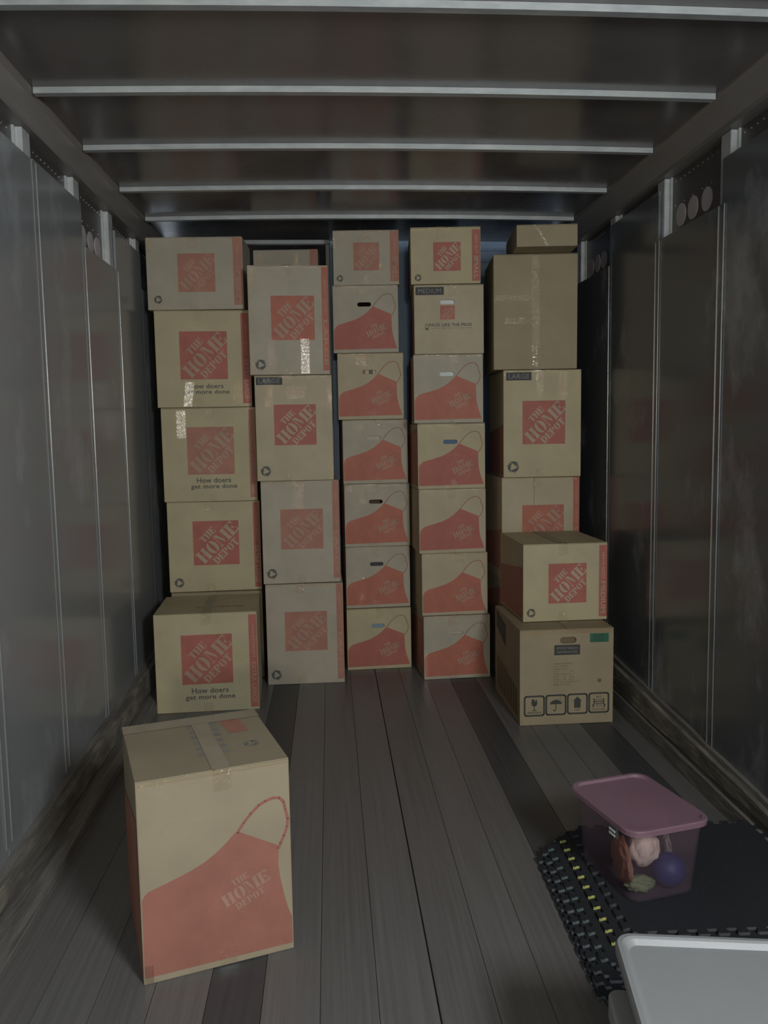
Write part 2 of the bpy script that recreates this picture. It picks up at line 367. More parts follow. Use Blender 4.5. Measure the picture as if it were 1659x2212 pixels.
    if size_label:
        u0, v0, u1, v1, s = size_label
        sl = link('size_label', flat([rect(X(u0), Z(v1), X(u1), Z(v0))], fy - E1), 'ink_black', t); acc = ([], [])
        du, dv = u1 - u0, v1 - v0
        text_into(acc, s, X(u0 + du * .09), Z(v1 - dv * .2), X(u1 - du * .09), Z(v0 + dv * .2), .02)
        link('lettering', flat_acc(acc, fy - E2), 'ink_label_grey', sl)
    if side:                # print that wraps on to the left-hand side
        m_, y0, y1, za, zb = side
        v = [(-w / 2 - E1, -d / 2 + y0 * d, za * h), (-w / 2 - E1, -d / 2 + y1 * d, za * h), (-w / 2 - E1, -d / 2 + y1 * d, zb * h * .82), (-w / 2 - E1, -d / 2 + y0 * d, zb * h)]
        link('side_print', mesh_py('side_print', v, [[0, 1, 2, 3]]), m_, t)
    if toptape:
        tw = .024; o = random.uniform(-.03, .03)
        v = [(o - tw, d / 2 - .01, h + E4), (o + tw, d / 2 - .01, h + E4), (o + tw, fy - E4, h + E4), (o - tw, fy - E4, h + E4),
             (o + tw, fy - E4, h - .055), (o - tw, fy - E4, h - .060)]
        link('packing_tape', mesh_py('packing_tape', v, [[0, 1, 2, 3], [3, 2, 4, 5]], [0, 1]), ['tape_film', 'tape_clear'], t)
        v = [(o - tw, fy - E4, .045), (o + tw, fy - E4, .05), (o + tw, fy - E4, .001), (o - tw, fy - E4, .001)]
        link('packing_tape', mesh_py('packing_tape', v, [[0, 1, 2, 3]]), 'tape_clear', t)
    if toptape and kind in ('apron', 'large', 'small', 'tall'):      # strip of tape folded over the top front edge
        v = [(-w / 2 + .004, fy - E3, h - .016), (w / 2 - .004, fy - E3, h - .013), (w / 2 - .004, fy - E3 - .0006, h - .001), (-w / 2 + .004, fy - E3 - .0006, h - .001)]
        link('edge_tape', mesh_py('edge_tape', v, [[0, 1, 2, 3]]), 'tape_clear', t)
    for tp in tapes:
        u0, v0, u1, v1 = tp[:4]; mm = tp[4] if len(tp) > 4 else 'tape_clear'; sk = tp[5] if len(tp) > 5 else 0; li = tp[6] if len(tp) > 6 else 0; tl = tp[7] if len(tp) > 7 else 0
        v = [(X(u0), fy - E3 - li, Z(v1)), (X(u1), fy - E3, Z(v1)), (X(u1 + sk), fy - E3 - .0002 - tl, Z(v0)), (X(u0 + sk), fy - E3 - .0002 - li - tl, Z(v0))]
        link('packing_tape', mesh_py('packing_tape', v, [[0, 1, 2, 3]]), mm, t)
    if extra: extra(t, w, d, h, X, Z, fy)
    return t

# ================================================================== the body of the truck
XL, XR, YB, YF, ZC = -1.01, 1.45, -0.60, 5.36, 2.583
def camber(x): return .013 * (1 - ((x - .21) / 1.2) ** 2)
# floor: planks along the body, with flush dark strips
fl = struct(box('floor', (XL - .06, YB, -.05), (XR + .06, YF, -.012), 'groove_dark'))
edges = [-1.005, -.89, -.76, -.62, -.48, -.34, -.20, -.055, .09, .238, .38, .515, .65, .80, .925, 1.045, 1.165, 1.31, 1.445]
for i in range(len(edges) - 1):
    a, b = edges[i], edges[i + 1]
    dark = (a in (-.34, .65, 1.165))
    box('plank', (a + .0006, YB, -.02), (b - (.0035 if i == 8 else .0006), YF, 0.0 if not dark else -.0008), 'floor_strip' if dark else ('floor_wood', 'floor_wood_b')[i % 2], fl, .0008)
# ceiling sheet with a slight camber, and the roof bows under it
def arch_bar(name, y0, y1, z0, z1, x0, x1, mat, parent, n=14):
    v, f = [], []
    for i in range(n + 1):
        x = x0 + (x1 - x0) * i / n; c = camber(x)
        v += [(x, y0, z0 + c), (x, y1, z0 + c), (x, y1, z1 + c), (x, y0, z1 + c)]
    for i in range(n):
        b = i * 4
        for k in range(4): f.append([b + k, b + (k + 1) % 4, b + 4 + (k + 1) % 4, b + 4 + k])
    f += [[3, 2, 1, 0], [n * 4 + k for k in range(4)]]
    return link(name, mesh_py(name, v, f), mat, parent)
ce = struct(arch_bar('ceiling', YB, YF + .9, ZC, ZC + .03, XL - .05, XR + .05, 'ceiling_skin', None))
for y in (-.5, .08, .66, 1.245, 1.825, 2.402, 2.985, 3.558, 4.145, 4.70):
    arch_bar('roof_bow', y, y + .030, ZC - .021, ZC - .0005, -.968, 1.395, 'bow_metal', ce)
# cant rails where the roof meets the walls
def rail(name, xr, xw, s):
    pr = [(xr, ZC + .004), (xr, ZC - .012), (xr + s * .012, ZC - .022), (xw - s * .006, 2.487), (xw - s * .006, 2.470), (xw + s * .055, 2.470), (xw + s * .055, ZC + .004)]
    v, f = [], []; n = len(pr)
    for y in (YB, YF): v += [(x, y, z) for x, z in pr]
    for i in range(n): f.append([i, (i + 1) % n, n + (i + 1) % n, n + i])
    f += [list(range(n)), list(range(2 * n - 1, n - 1, -1))]
    return struct(link(name, mesh_py(name, v, f), 'rail_paint'))
rail('trim_1', -.972, XL, -1); rail('trim_2', 1.398, XR, 1)
# side walls: outer skin, posts, liner panels of two heights, joint strips with bright beads
def side_wall(name, xw, s, panels, posts, discs, mat):
    w = struct(box(name, (min(xw + s * .045, xw + s * .06), YB, -.05), (max(xw + s * .045, xw + s * .06), YF, 2.56), 'outer_skin'))
    for y0, y1, zt in panels:
        x0, x1 = sorted((xw, xw + s * .012)); box('liner_panel', (x0, y0 + .001, 0.0), (x1, y1 - .001, zt), mat, w, .0015)
    for y0 in posts:
        bm = bmesh.new(); x0, x1 = sorted((xw + s * .014, xw + s * .045)); add_box(bm, (x0, y0, 0), (x1, y0 + .076, 2.469), .003)
        x0, x1 = sorted((xw + s * .036, xw + s * .045)); add_box(bm, (x0, y0 - .014, 0), (x1, y0 - .0005, 2.469)); add_box(bm, (x0, y0 + .0765, 0), (x1, y0 + .090, 2.469))
        link('wall_post', bm_mesh('wall_post', bm), 'galvanised', w)
    for y, z in discs:
        ring = [(.046 * math.cos(R_(12 * k)), .046 * math.sin(R_(12 * k))) for k in range(30)]
        o = link('round_patch', prism('round_patch', ring, 0, .003), 'patch_light', w)
        o.rotation_euler = (0, -s * math.pi / 2, 0); o.location = (xw + s * .0448, y, z)
    bm = bmesh.new()                                   # rows of small rivets on the exposed skin
    for k in range(110):
        y = .9 + k * .042
        for z in ((2.44,), (2.44, 2.34))[k % 2]:
            x0, x1 = sorted((xw + s * .042, xw + s * .046)); add_box(bm, (x0, y, z), (x1, y + .005, z + .005))
    rv = link('rivets', bm_mesh('rivets', bm), 'bead_metal', w); rv['kind'] = 'stuff'
    return w
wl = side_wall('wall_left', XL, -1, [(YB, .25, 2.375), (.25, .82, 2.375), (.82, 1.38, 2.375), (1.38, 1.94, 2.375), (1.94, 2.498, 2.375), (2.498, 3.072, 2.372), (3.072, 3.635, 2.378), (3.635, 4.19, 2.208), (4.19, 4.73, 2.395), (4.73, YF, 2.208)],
               [1.22, 1.80, 2.40, 3.020, 3.590, 4.130, 4.700], [(3.80, 2.278), (3.915, 2.278), (4.025, 2.278), (4.98, 2.285)], 'liner_left_glare')
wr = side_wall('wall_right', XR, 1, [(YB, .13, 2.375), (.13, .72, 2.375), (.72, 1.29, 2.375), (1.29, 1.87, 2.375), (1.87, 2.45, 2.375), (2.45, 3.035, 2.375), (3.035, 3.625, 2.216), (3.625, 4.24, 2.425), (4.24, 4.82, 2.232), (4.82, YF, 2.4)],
               [1.22, 1.80, 2.38, 3.005, 3.598, 4.215, 4.790], [(3.252, 2.292), (3.378, 2.292), (3.492, 2.292), (4.475, 2.304), (4.580, 2.304), (4.690, 2.304)], 'liner_right_dim')
def joint(par, y, xw, s, mat, zt, w=.040, beads=(1, 1), bw=.0045):
    x0, x1 = sorted((xw - s * .003, xw + s * .0005)); j = box('joint_strip', (x0, y - w / 2, .16), (x1, y + w / 2, zt), mat, par, .001)
    for k, bd in zip((-1, 1), beads):
        if not bd: continue
        x0, x1 = sorted((xw - s * .0055, xw - s * .002)); yy = y + k * w / 2
        box('edge_bead', (x0, yy - bw * bd / 2, .17), (x1, yy + bw * bd / 2, zt - .002), 'bead_metal', j, .0008)
joint(wr, 3.030, XR, 1, 'liner_right_dim', 2.214, .044, (.9, 1.2)); joint(wr, 3.625, XR, 1, 'liner_right_dim', 2.214, .040, (1, .8))
joint(wr, 4.240, XR, 1, 'liner_right_dim', 2.230, .030, (0, .5)); joint(wr, 2.450, XR, 1, 'liner_right_dim', 2.37); joint(wr, 1.870, XR, 1, 'liner_right_dim', 2.37)
joint(wl, 3.072, XL, -1, 'liner_left_glare', 2.370, .040, (0, .9)); joint(wl, 3.635, XL, -1, 'liner_left_glare', 2.205, .036, (0, .6)); joint(wl, 4.19, XL, -1, 'liner_left_glare', 2.205, .03, (0, .4))
joint(wl, 2.498, XL, -1, 'liner_left_glare', 2.37, .044, (.8, .6)); joint(wl, 1.94, XL, -1, 'liner_left_glare', 2.37)
# rough kick boards along both walls
def kick(name, xw, s, prof):
    bb = None
    for k, (n, xa, xb, za0, zb0, zb1, m) in enumerate(prof):
        v, f = [], []; ny = 60
        for i in range(ny + 1):
            y = .6 + (YF - .62) * i / ny; q = (y - 2.5) / 1.5; q = max(-.6, min(1.3, q)); zt = zb1 + (zb0 - zb1) * q
            j = noise.noise(Vector((y * 3.1, k * 7.0, s))) * .006; j2 = noise.noise(Vector((y * 7.0, k * 3.0, s + 4))) * .004
            v += [(xa, y, za0), (xb + s * j2, y, za0), (xb + s * j2, y, zt + j), (xa, y, zt + j)]
        for i in range(ny):
            b = i * 4
            for e in range(4): f.append([b + e, b + (e + 1) % 4, b + 4 + (e + 1) % 4, b + 4 + e])
        f += [[0, 1, 2, 3], [ny * 4 + e for e in range(4)]]
        bm = bmesh.new(); bm.from_mesh(mesh_py(n, v, f)); o = link(n, bm_mesh(n, bm), m, bb)
        if bb is None: bb = struct(o)
    return bb
kick('baseboard_right', XR, 1, [('baseboard_right', 1.4495, 1.432, .0005, .228, .150, 'rough_wood_low'), ('kick_board', 1.4315, 1.412, .088, .205, .128, 'rough_wood'), ('kick_board', 1.4315, 1.400, .0008, .084, .058, 'rough_wood_low')])
kick('baseboard_left', XL, -1, [('baseboard_left', -1.0095, -.985, .0005, .190, .132, 'rough_wood_low'), ('kick_board', -.9845, -.962, .070, .178, .118, 'rough_wood'), ('kick_board', -.9845, -.900, .0008, .052, .036, 'rough_wood_low')])
# front wall: blue-grey bulkhead on the right, a framed opening to the over-cab attic on the left
wf = struct(box('wall_front', (XL - .05, YF - .01, -.05), (0.03, YF + .04, 2.165), 'attic_dark'))
box('bulkhead_panel', (0.03, YF - .012, 0), (XR, YF + .03, 2.60), 'front_blue', wf)
for z in (2.40, 2.46, 2.53): box('bulkhead_rib', (.6, YF - .024, z), (XR, YF - .0125, z + .014), 'front_blue', wf, .003)
box('attic_deck', (XL - .05, 5.06, 2.168), (-.012, 6.2, 2.186), 'attic_dark', wf)
box('attic_back', (XL - .05, 6.2, 2.0), (.2, 6.23, 2.62), 'attic_dark', wf)
box('attic_side', (.033, YF + .031, 2.0), (.06, 6.2, 2.62), 'attic_dark', wf)
box('header_bar', (-.50, 5.01, 2.505), (.03, 5.045, 2.530), 'header_paint', wf, .003)
box('jamb_post', (.003, 5.012, 0.0), (.026, 5.05, 2.504), 'header_paint', wf, .003)
box('jamb_post', (-.490, 5.012, 2.187), (-.470, 5.05, 2.504), 'rail_paint', wf, .003)

# ================================================================== the cartons
XLS = dict(slogan=(.25, .745, .735, .875))
HW = 'heavy-duty cartons with a square print on the left'
AP = 'apron-print cartons in the middle stacks'
G1, G2, G3, G4 = 'cardboard_tan', 'cardboard_grey', 'cardboard_yellow', 'cardboard_brown'
WA = .518
# ---- stack against the left wall, top to bottom
carton('moving_box', 'flat-wide carton topping the stack against the left wall, faded red square print', 'medium', -.711, 4.68, -2.5, .524, .31, 2.083, .387, G2, HW,
       logo=(.325, .225, .71, .755), rec=(.11, .855, .050), strip=(.90, .01, 1 - .006, .94, 'MEDIUM'), ink_m='ink_orange_faded', let_m='ink_letter_faded', tapes=[(.0, .0, .07, .2), (.86, 0, .99, .05), (.04, .95, .2, 1)], seed=1)
carton('moving_box', 'square carton second from top against the left wall, slogan half under shiny tape', 'xl', -.684, 4.69, 1.0, WA, .48, 1.553, .528, G3, HW,
       logo=(.255, .215, .755, .71), strip=(.905, .03, .993, .965, 'EXTRA LARGE'), slogan=(.28, .755, .765, .875), ink_m='ink_red', let_m='ink_letter', tapes=[(.275, .74, .365, .99, 'tape_flat', .03, .0055, 0), (.80, .72, .90, .98), (.93, .82, .995, .99)], seed=2)
carton('moving_box', 'square carton third from top against the left wall, slogan and bright tape at upper left', 'xl', -.671, 4.70, 1.2, WA, .48, 1.027, .524, G3, HW,
       logo=(.265, .205, .765, .71), strip=(.925, .02, .993, .965, 'EXTRA LARGE'), slogan=(.29, .745, .785, .875), ink_m='ink_orange_faded', let_m='ink_letter', tapes=[(.165, .03, .26, .32, 'tape_flat', 0, .0055, 0), (.90, .0, .97, .14)], seed=3)
carton('moving_box', 'carton with red stripe and recycling mark resting behind the slogan box at left', 'xl', -.664, 4.72, 2.5, WA, .47, .511, .514, G3, HW,
       logo=(.27, .215, .765, .705), rec=(.105, .895, .062), strip=(.925, .02, .993, .965, 'EXTRA LARGE'), ink_m='ink_red', let_m='ink_logo_letter', tapes=[(.93, .93, 1, 1)], seed=4)
def a5x(t, w, d, h, X, Z, fy):
    acc = ([], []); text_into(acc, 'HEAVY DUTY EXTRA LARGE', -w * .12, -d * .22, w * .36, -d * .14, .02)
    link('top_print', mesh_py('top_print', [(x, y, h + .0006) for x, y in acc[0]], acc[1]), 'ink_orange_deep', t)
carton('moving_box', 'bottom carton of the left wall, standing on the floor proud of its stack', 'xl', -.645, 4.154, 2.8, .514, .46, 0.0, .510, G3, HW,
       logo=(.255, .215, .75, .715), strip=(.915, .03, .993, .975, 'EXTRA LARGE'), slogan=(.28, .755, .765, .885), ink_m='ink_red', let_m='ink_letter', seed=5, extra=a5x)
carton('moving_box', 'plain carton hidden at floor level behind the slogan box at left', 'xl', -.66, 4.71, 1.0, .512, .47, 0.0, .510, G4, seed=6, toptape=False)
# ---- second stack
carton('moving_box', 'small carton in the dark attic opening, seen above the second stack', 'small', -.238, 5.13, -4, .389, .19, 2.187, .309, G2,
       logo=(.36, .40, .70, .86), strip=(.875, .0, .995, .95, 'SMALL'), rec=(.11, .85, .05), ink_m='ink_orange_faded', let_m='ink_letter_faded', tapes=[(.06, .08, .14, .3), (.62, .08, .72, .3)], toptape=False, seed=7)
carton('moving_box', 'tall carton topping the second stack, two tape strips glaring below its print', 'large', -.202, 4.545, 1.4, .429, .41, 1.716, .576, G2,
       logo=(.28, .275, .82, .68), rec=(.135, .905, .078), strip=(.915, .015, .995, .965, 'LARGE'), ink_m='ink_orange', let_m='ink_letter',
       tapes=[(.23, .66, .33, .99), (.64, .67, .745, .99, 'tape_flat', 0, 0, .005), (0, .82, .06, .99), (0, .03, .1, .22)], seed=8)
carton('moving_box', 'tall carton second in the second stack, black size label at its top left', 'large', -.189, 4.565, 1.2, .418, .42, 1.143, .571, G1,
       logo=(.24, .275, .785, .66), rec=(.115, .905, .080), size_label=(.02, .015, .36, .088, 'LARGE'), ink_m='ink_red', let_m='ink_logo_letter',
       tapes=[(.12, .03, .24, .30), (.40, .10, .66, .22), (.93, .05, 1, .35), (.94, .8, 1, 1)], seed=9)
carton('moving_box', 'greyish tall carton third in the second stack, faded print', 'large', -.168, 4.570, 2.5, .429, .42, .571, .570, G2,
       logo=(.24, .275, .785, .665), rec=(.115, .90, .078), strip=(.91, .01, .995, .96, 'LARGE'), ink_m='ink_orange_faded', let_m='ink_letter_faded', tapes=[(.40, 0, .55, .28)], seed=10)
carton('moving_box', 'greyish tall carton on the floor at the foot of the second stack', 'large', -.159, 4.562, .5, .431, .42, 0.0, .570, G2,
       logo=(.24, .275, .785, .665), rec=(.115, .90, .078), strip=(.91, .01, .995, .96, 'LARGE'), ink_m='ink_orange_faded', let_m='ink_letter_faded', tapes=[(.70, 0, .86, .03)], seed=11)
# ---- third and fourth stacks
carton('moving_box', 'small carton topping the third stack, faded square print', 'small', .229, 4.78, -3, .372, .45, 2.227, .301, G2, AP,
       logo=(.31, .225, .70, .735), rec=(.10, .875, .060), strip=(.865, .02, .995, .94, 'SMALL'), ink_m='ink_orange_faded', let_m='ink_letter_faded', tapes=[(.0, .12, .06, .32), (.68, .60, .78, .75), (.9, .9, 1, 1)], seed=12)
carton('moving_box', 'small carton topping the fourth stack, vivid red square print', 'small', .645, 4.53, -4, .377, .48, 2.188, .298, G3, AP,
       logo=(.325, .265, .715, .77), rec=(.105, .885, .058), strip=(.875, .05, .993, .955, 'SMALL'), ink_m='ink_red', let_m='ink_logo_letter', side=('ink_orange_deep', .02, .98, .0, .45), seed=13)
HH = (.375, .252, .585, .315)
mid = [  # label, cx, cy, yaw, w, z0, h, hole?, contents plate, tint, orange
 ('apron-print carton just under the small box of the third stack, dark hand hole', .221, 4.775, -3.0, .371, 1.849, .376, HH, None, G2, 'ink_red', []),
 ('apron-print carton third from top in the third stack, striped hand hole', .243, 4.78, -2.5, .377, 1.472, .375, HH, 'stripes', G1, 'ink_orange', [(.28, .02, .46, .2)]),
 ('apron-print carton at the middle of the third stack, pale paper in its hand hole', .264, 4.797, 1.5, .378, 1.102, .368, HH, 'paper_cream', G2, 'ink_orange', [(.18, .06, .32, .24), (.86, 0, .98, .1)]),
 ('apron-print carton third from bottom in the third stack, glinting top left corner', .269, 4.806, 2.5, .383, .732, .368, HH, None, G2, 'ink_orange', [(.0, .0, .12, .12), (.18, .1, .32, .35)]),
 ('apron-print carton second from bottom in the third stack, vertical tape over its print', .268, 4.806, 2.5, .380, .367, .364, HH, 'ink_black', G2, 'ink_orange', [(.19, .45, .32, .97)]),
 ('apron-print carton at the floor in the third stack, light blue showing in its hand hole', .268, 4.799, 2.5, .382, 0.0, .366, HH, 'paper_blue', G3, 'ink_red', []),
]
def stripes(t, w, d, h, X, Z, fy):
    pass
for i, (lb, cx, cy, yw, w, z0, h, hole, bk, tint, im, tp) in enumerate(mid):
    t = carton('moving_box', lb, 'apron', cx, cy, yw, w, .48, z0, h, tint, AP, apron='wide', hole=hole, hole_mat=None if bk == 'stripes' else bk, ink_m=im,
               side=('ink_orange_faded', .03, .97, .05, .93), tapes=tp, seed=20 + i)
    if bk == 'stripes':
        X = lambda u: -w / 2 + u * w
        for a, b, m_ in ((.33, .42, 'ink_orange_deep'), (.421, .475, 'paper_cream'), (.476, .535, 'ink_brown'), (.536, .64, 'paper_cream')):
            box('hand_hole_contents', (X(a), -.24 + .014, h * .66), (X(b), -.24 + .018, h * .78), m_, t)
mid2 = [
 ('apron-print carton third from top in the fourth stack, white paper in its hand hole', .656, 4.540, -2.5, .381, 1.443, .372, HH, 'paper_white', G2, 'ink_orange', []),
 ('apron-print carton at the middle of the fourth stack, navy blue wrap in its hand hole', .673, 4.560, 2.5, .380, 1.080, .362, HH, 'paper_navy', G3, 'ink_red', [(0, 0, .05, .12), (.42, .84, .54, .96)]),
 ('apron-print carton without a hand hole, third from bottom in the fourth stack', .675, 4.559, 2.5, .379, .720, .359, None, None, G1, 'ink_red', []),
 ('apron-print carton without a hand hole, second from bottom in the fourth stack', .685, 4.556, 1.8, .374, .366, .353, None, None, G1, 'ink_orange', [(.4, 0, .52, .1)]),
 ('apron-print carton at the floor in the fourth stack, taped lower left edge', .695, 4.558, 2.5, .382, 0.0, .365, (.385, .245, .59, .295), 'paper_cream', G2, 'ink_orange', [(.0, .55, .06, .99, 'tape_flat'), (.93, 0, 1, .25)]),
]
for i, (lb, cx, cy, yw, w, z0, h, hole, bk, tint, im, tp) in enumerate(mid2):
    carton('moving_box', lb, 'apron', cx, cy, yw, w, .48, z0, h, tint, AP, apron='wide', hole=hole, hole_mat=bk, ink_m=im,
           side=('ink_orange_faded' if i in (0, 1, 4) else 'cardboard_tan', .015, .97, .05, .95), tapes=tp, seed=30 + i)
def d2x(t, w, d, h, X, Z, fy):
    acc = ([], []); text_into(acc, 'PACK LIKE THE PROS', X(.215), Z(.600), X(.825), Z(.555), .03)
    text_into(acc, 'Use the right box for every item', X(.24), Z(.635), X(.825), Z(.615), .0)
    link('slogan', flat_acc(acc, fy - E1), 'ink_dark', t)
    pl = band([(X(.165), Z(.645)), (X(.165), Z(.575)), (X(.185), Z(.56)), (X(.20), Z(.575)), (X(.20), Z(.645))], .003, True) + [rect(X(.167), Z(.645), X(.20), Z(.62))]
    link('tape_gun_symbol', flat(pl, fy - E1), 'ink_dark', t)
carton('moving_box', 'carton second in the fourth stack, black size label, white hand hole, tiny square print', 'medium', .661, 4.535, -3.5, .378, .48, 1.8165, .3685, G1, AP,
       logo=(.375, .30, .585, .50), size_label=(.025, .03, .43, .145, 'MEDIUM'), hole=(.375, .218, .585, .280), hole_mat='paper_white', ink_m='ink_orange', let_m='ink_letter_faded',
       side=('ink_orange_deep', .02, .98, .0, .75), extra=d2x, seed=40)
# ---- right-hand stack
carton('moving_box', 'low plain carton on top of the right-hand stack, just under the roof', 'plain', 1.123, 4.245, -5, .309, .42, 2.3225, .109, G4, seed=41, toptape=False, tapes=[(.50, .0, .54, 1, 'tape_flat', -.22)])
carton('moving_box', 'large plain brown carton with crossing tape near the top of the right-hand stack', 'plain', 1.105, 4.41, -5, .444, .45, 1.720, .600, G4, seed=42, toptape=False,
       tapes=[(.455, .0, .545, 1), (.13, .545, .46, .60), (.0, .35, .44, .40), (.46, .565, .58, .60), (.455, .79, .55, .99)])
carton('moving_box', 'tall carton with a black size label and recycling mark in the right-hand stack', 'large', 1.147, 4.425, -1.5, .422, .46, 1.143, .5745, G3,
       logo=(.245, .285, .795, .69), rec=(.125, .90, .088), size_label=(.035, .02, .36, .095, 'LARGE'), ink_m='ink_red', let_m='ink_logo_letter', side=('ink_orange_deep', .02, .98, .02, .5),
       tapes=[(.42, .0, .51, .26), (.71, .0, .82, .28), (0, .02, .03, .1), (.93, .02, .97, .2)], seed=43)
carton('moving_box', 'creased carton half hidden behind the medium box at right', 'large', 1.148, 4.455, 2.0, .437, .45, .572, .570, G1,
       logo=(.26, .27, .795, .67), strip=(.915, .01, .995, .96, 'LARGE'), ink_m='ink_orange', let_m='ink_letter_faded', tapes=[(.0, .02, .02, .98), (.9, 0, .98, .05)],
       side=('ink_orange_faded', .02, .98, .1, .5), extra=lambda t, w, d, h, X, Z, fy: link('crease', flat(band([(X(.41), Z(.0)), (X(.415), Z(.12)), (X(.41), Z(.27))], .002), fy - E1), 'ink_dark', t), seed=44)
carton('moving_box', 'carton at floor level behind the generator box, orange showing at its corner', 'large', 1.150, 4.46, 1.0, .430, .45, 0.0, .571, G1, seed=45, apron='wide',
       side=('ink_orange_faded', .0, .97, .4, .95), tapes=[(.0, .0, .03, .5)])
carton('moving_box', 'medium carton with red stripe sitting on the generator box', 'medium', 1.135, 3.93, 1.5, .422, .48, .465, .382, G3,
       logo=(.30, .255, .75, .77), rec=(.095, .885, .062), strip=(.90, .03, .997, .96, 'MEDIUM'), ink_m='ink_red', let_m='ink_logo_letter', side=('ink_orange_deep', .03, .97, .03, .70), seed=46)
def gen_print(t, w, d, h, X, Z, fy):
    nm = link('name_label', flat([rect(X(.365), Z(.270), X(.640), Z(.165))], fy - E1), 'ink_black', t); acc = ([], [])
    text_into(acc, 'SPORTSMAN', X(.39), Z(.212), X(.615), Z(.185), .02); text_into(acc, 'GENERATOR', X(.39), Z(.252), X(.615), Z(.225), .02)
    link('lettering', flat_acc(acc, fy - E2), 'ink_label_grey', nm)
    st = link('green_sticker', flat([rect(X(.745), Z(.148), X(.945), Z(.055))], fy - E1), 'ink_green', t); st['label'] = 'green sticker'; acc = ([], [])
    text_into(acc, 'DUAL', X(.785), Z(.095), X(.905), Z(.065), .02); text_into(acc, 'FUEL', X(.785), Z(.138), X(.905), Z(.108), .02)
    link('lettering', flat_acc(acc, fy - E2), 'ink_black', st)
    acc = ([], [])
    for i, (s, u1) in enumerate((('ITEM: GEN4000LP', .565), ('P.O. # 20018', .515), ('SERIAL # 001', .505), ('QTY:      1      SET', .575), ('C/NO: 45.5 x 44', .545), ('N.W.     43    KGS', .575), ('G.W.     45    KGS', .575), ('C.R.T. IN CHN EXIT HALL', .640), ('MADE IN CHINA', .535))):
        v = .352 + i * .0275; text_into(acc, s, X(.36), Z(v + .016), X(u1), Z(v), .004)
    link('shipping_text', flat_acc(acc, fy - E1), 'ink_brown', t)
    link('check_mark_box', flat(band([(X(.835), Z(.535)), (X(.865), Z(.535)), (X(.865), Z(.565)), (X(.835), Z(.565))], .003, True) + [rect(X(.843), Z(.558), X(.857), Z(.542))], fy - E1), 'ink_black', t)
    zc = Z(.79); hs = .047
    for k, u in enumerate((.155, .385, .615, .845)):
        x = X(u); zz = zc + (k - 1.5) * .0015
        fr = rrect(-hs, -hs, hs, hs, .011, 4)
        pl = band([(x + a, zz + b) for a, b in fr], .0085, True)
        P = lambda pts, s=.036: [(x + a * s, zz + b * s) for a, b in pts]
        acc = ([], [])
        if k == 0:
            pl += [P([(-.30, .95), (-.42, .35), (-.28, .05), (-.06, -.08), (.06, -.08), (.28, .05), (.42, .35), (.30, .95), (.05, .55), (.02, .9)])] + [P([(-.05, -.08), (.05, -.08), (.05, -.55), (-.05, -.55)]), P([(-.4, -.66), (0, -.5), (.4, -.66)])]
            text_into(acc, 'FRAGILE', x - .032, zz - .037, x + .034, zz - .028, .02)
        elif k == 1:
            pl += [[(x + a * .036, zz + b * .036) for a, b in ell(0, .1, .80, .58, 180, 0, 14)] ] + [P([(-.06, .1), (.06, .1), (.06, -.62), (-.06, -.62)])] + band(P(ell(-.16, -.62, .16, .2, 0, -180, 8)), .004) + [P([(-.05, .65), (.05, .65), (.05, .8), (-.05, .8)])]
            for q, r in ((.3, .85), (.55, .7), (.8, .45), (.62, .98)): pl += band(P([(q, r), (q + .12, r - .16)]), .0022)
        elif k == 2:
            pl += [P([(-.60, .38), (0, 1.0), (.60, .38), (.44, .38), (.44, -.55), (-.44, -.55), (-.44, .38)])]
            text_into(acc, 'UP', x - .011, zz - .033, x + .012, zz - .024, .02)
        else:
            for sg in (-1, 1):
                pl += [[(x + sg * (.62) * .036 + .0045 * math.cos(R_(30 * q)), zz + .45 * .036 + .0045 * math.sin(R_(30 * q))) for q in range(12)]]
                pl += band(P([(sg * .68, .3), (sg * .60, -.15), (sg * .85, -.35), (sg * .65, -.6)]), .0055) + band(P([(sg * .66, .25), (sg * .4, .05)]), .0035)
            for q in range(3): pl += band(P([(-.35, .45 - q * .3), (.35, .45 - q * .3), (.35, .2 - q * .3), (-.35, .2 - q * .3)]), .002, True)
            text_into(acc, 'STACK LIMIT', x - .033, zz - .036, x + .033, zz - .029, .01); mx = ([], []); text_into(mx, 'MAX', x - .012, zz + .026, x + .012, zz + .033, .01)
        pg = link('pictogram', flat(pl, fy - E1), 'ink_black', t)
        if acc[0]: link('lettering', flat_acc(acc, fy - E1 - .0001), 'ink_black', pg)
        if k == 3: link('lettering', flat_acc(mx, fy - E1 - .0001), 'ink_black', pg)
    xs = -w / 2 - E1      # side: black label and slanted dark picture
    link('side_label', mesh_py('side_label', [(xs, .02, h * .90), (xs, .24, h * .98), (xs, .24, h * .78), (xs, .02, h * .66)], [[0, 1, 2, 3]]), 'ink_black', t)
    pol = []
    for q in range(9):
        y = -.23 + q * .052; pol.append([(xs, y, h * (.06 + q * .004)), (xs, y + .034, h * (.06 + q * .004)), (xs, y + .045, h * (.36 + q * .012)), (xs, y + .012, h * (.36 + q * .012))])
    v = [p for a in pol for p in a]
    link('side_print', mesh_py('side_print', v, [[4 * i + k for k in range(4)] for i in range(len(pol))]), 'ink_brown', t)
carton('generator_box', 'generator carton on the floor at right with shipping symbols and a green sticker', 'gen', 1.100, 3.777, .5, .454, .56, 0.0, .464, G4,
       hole=(.425, .085, .600, .150), hole_mat='ink_brown', extra=gen_print, toptape=False, tapes=[(0, .0, .5, .05), (0, .94, .04, 1), (.5, .0, 1, .05, 'tape_flat')], seed=47)
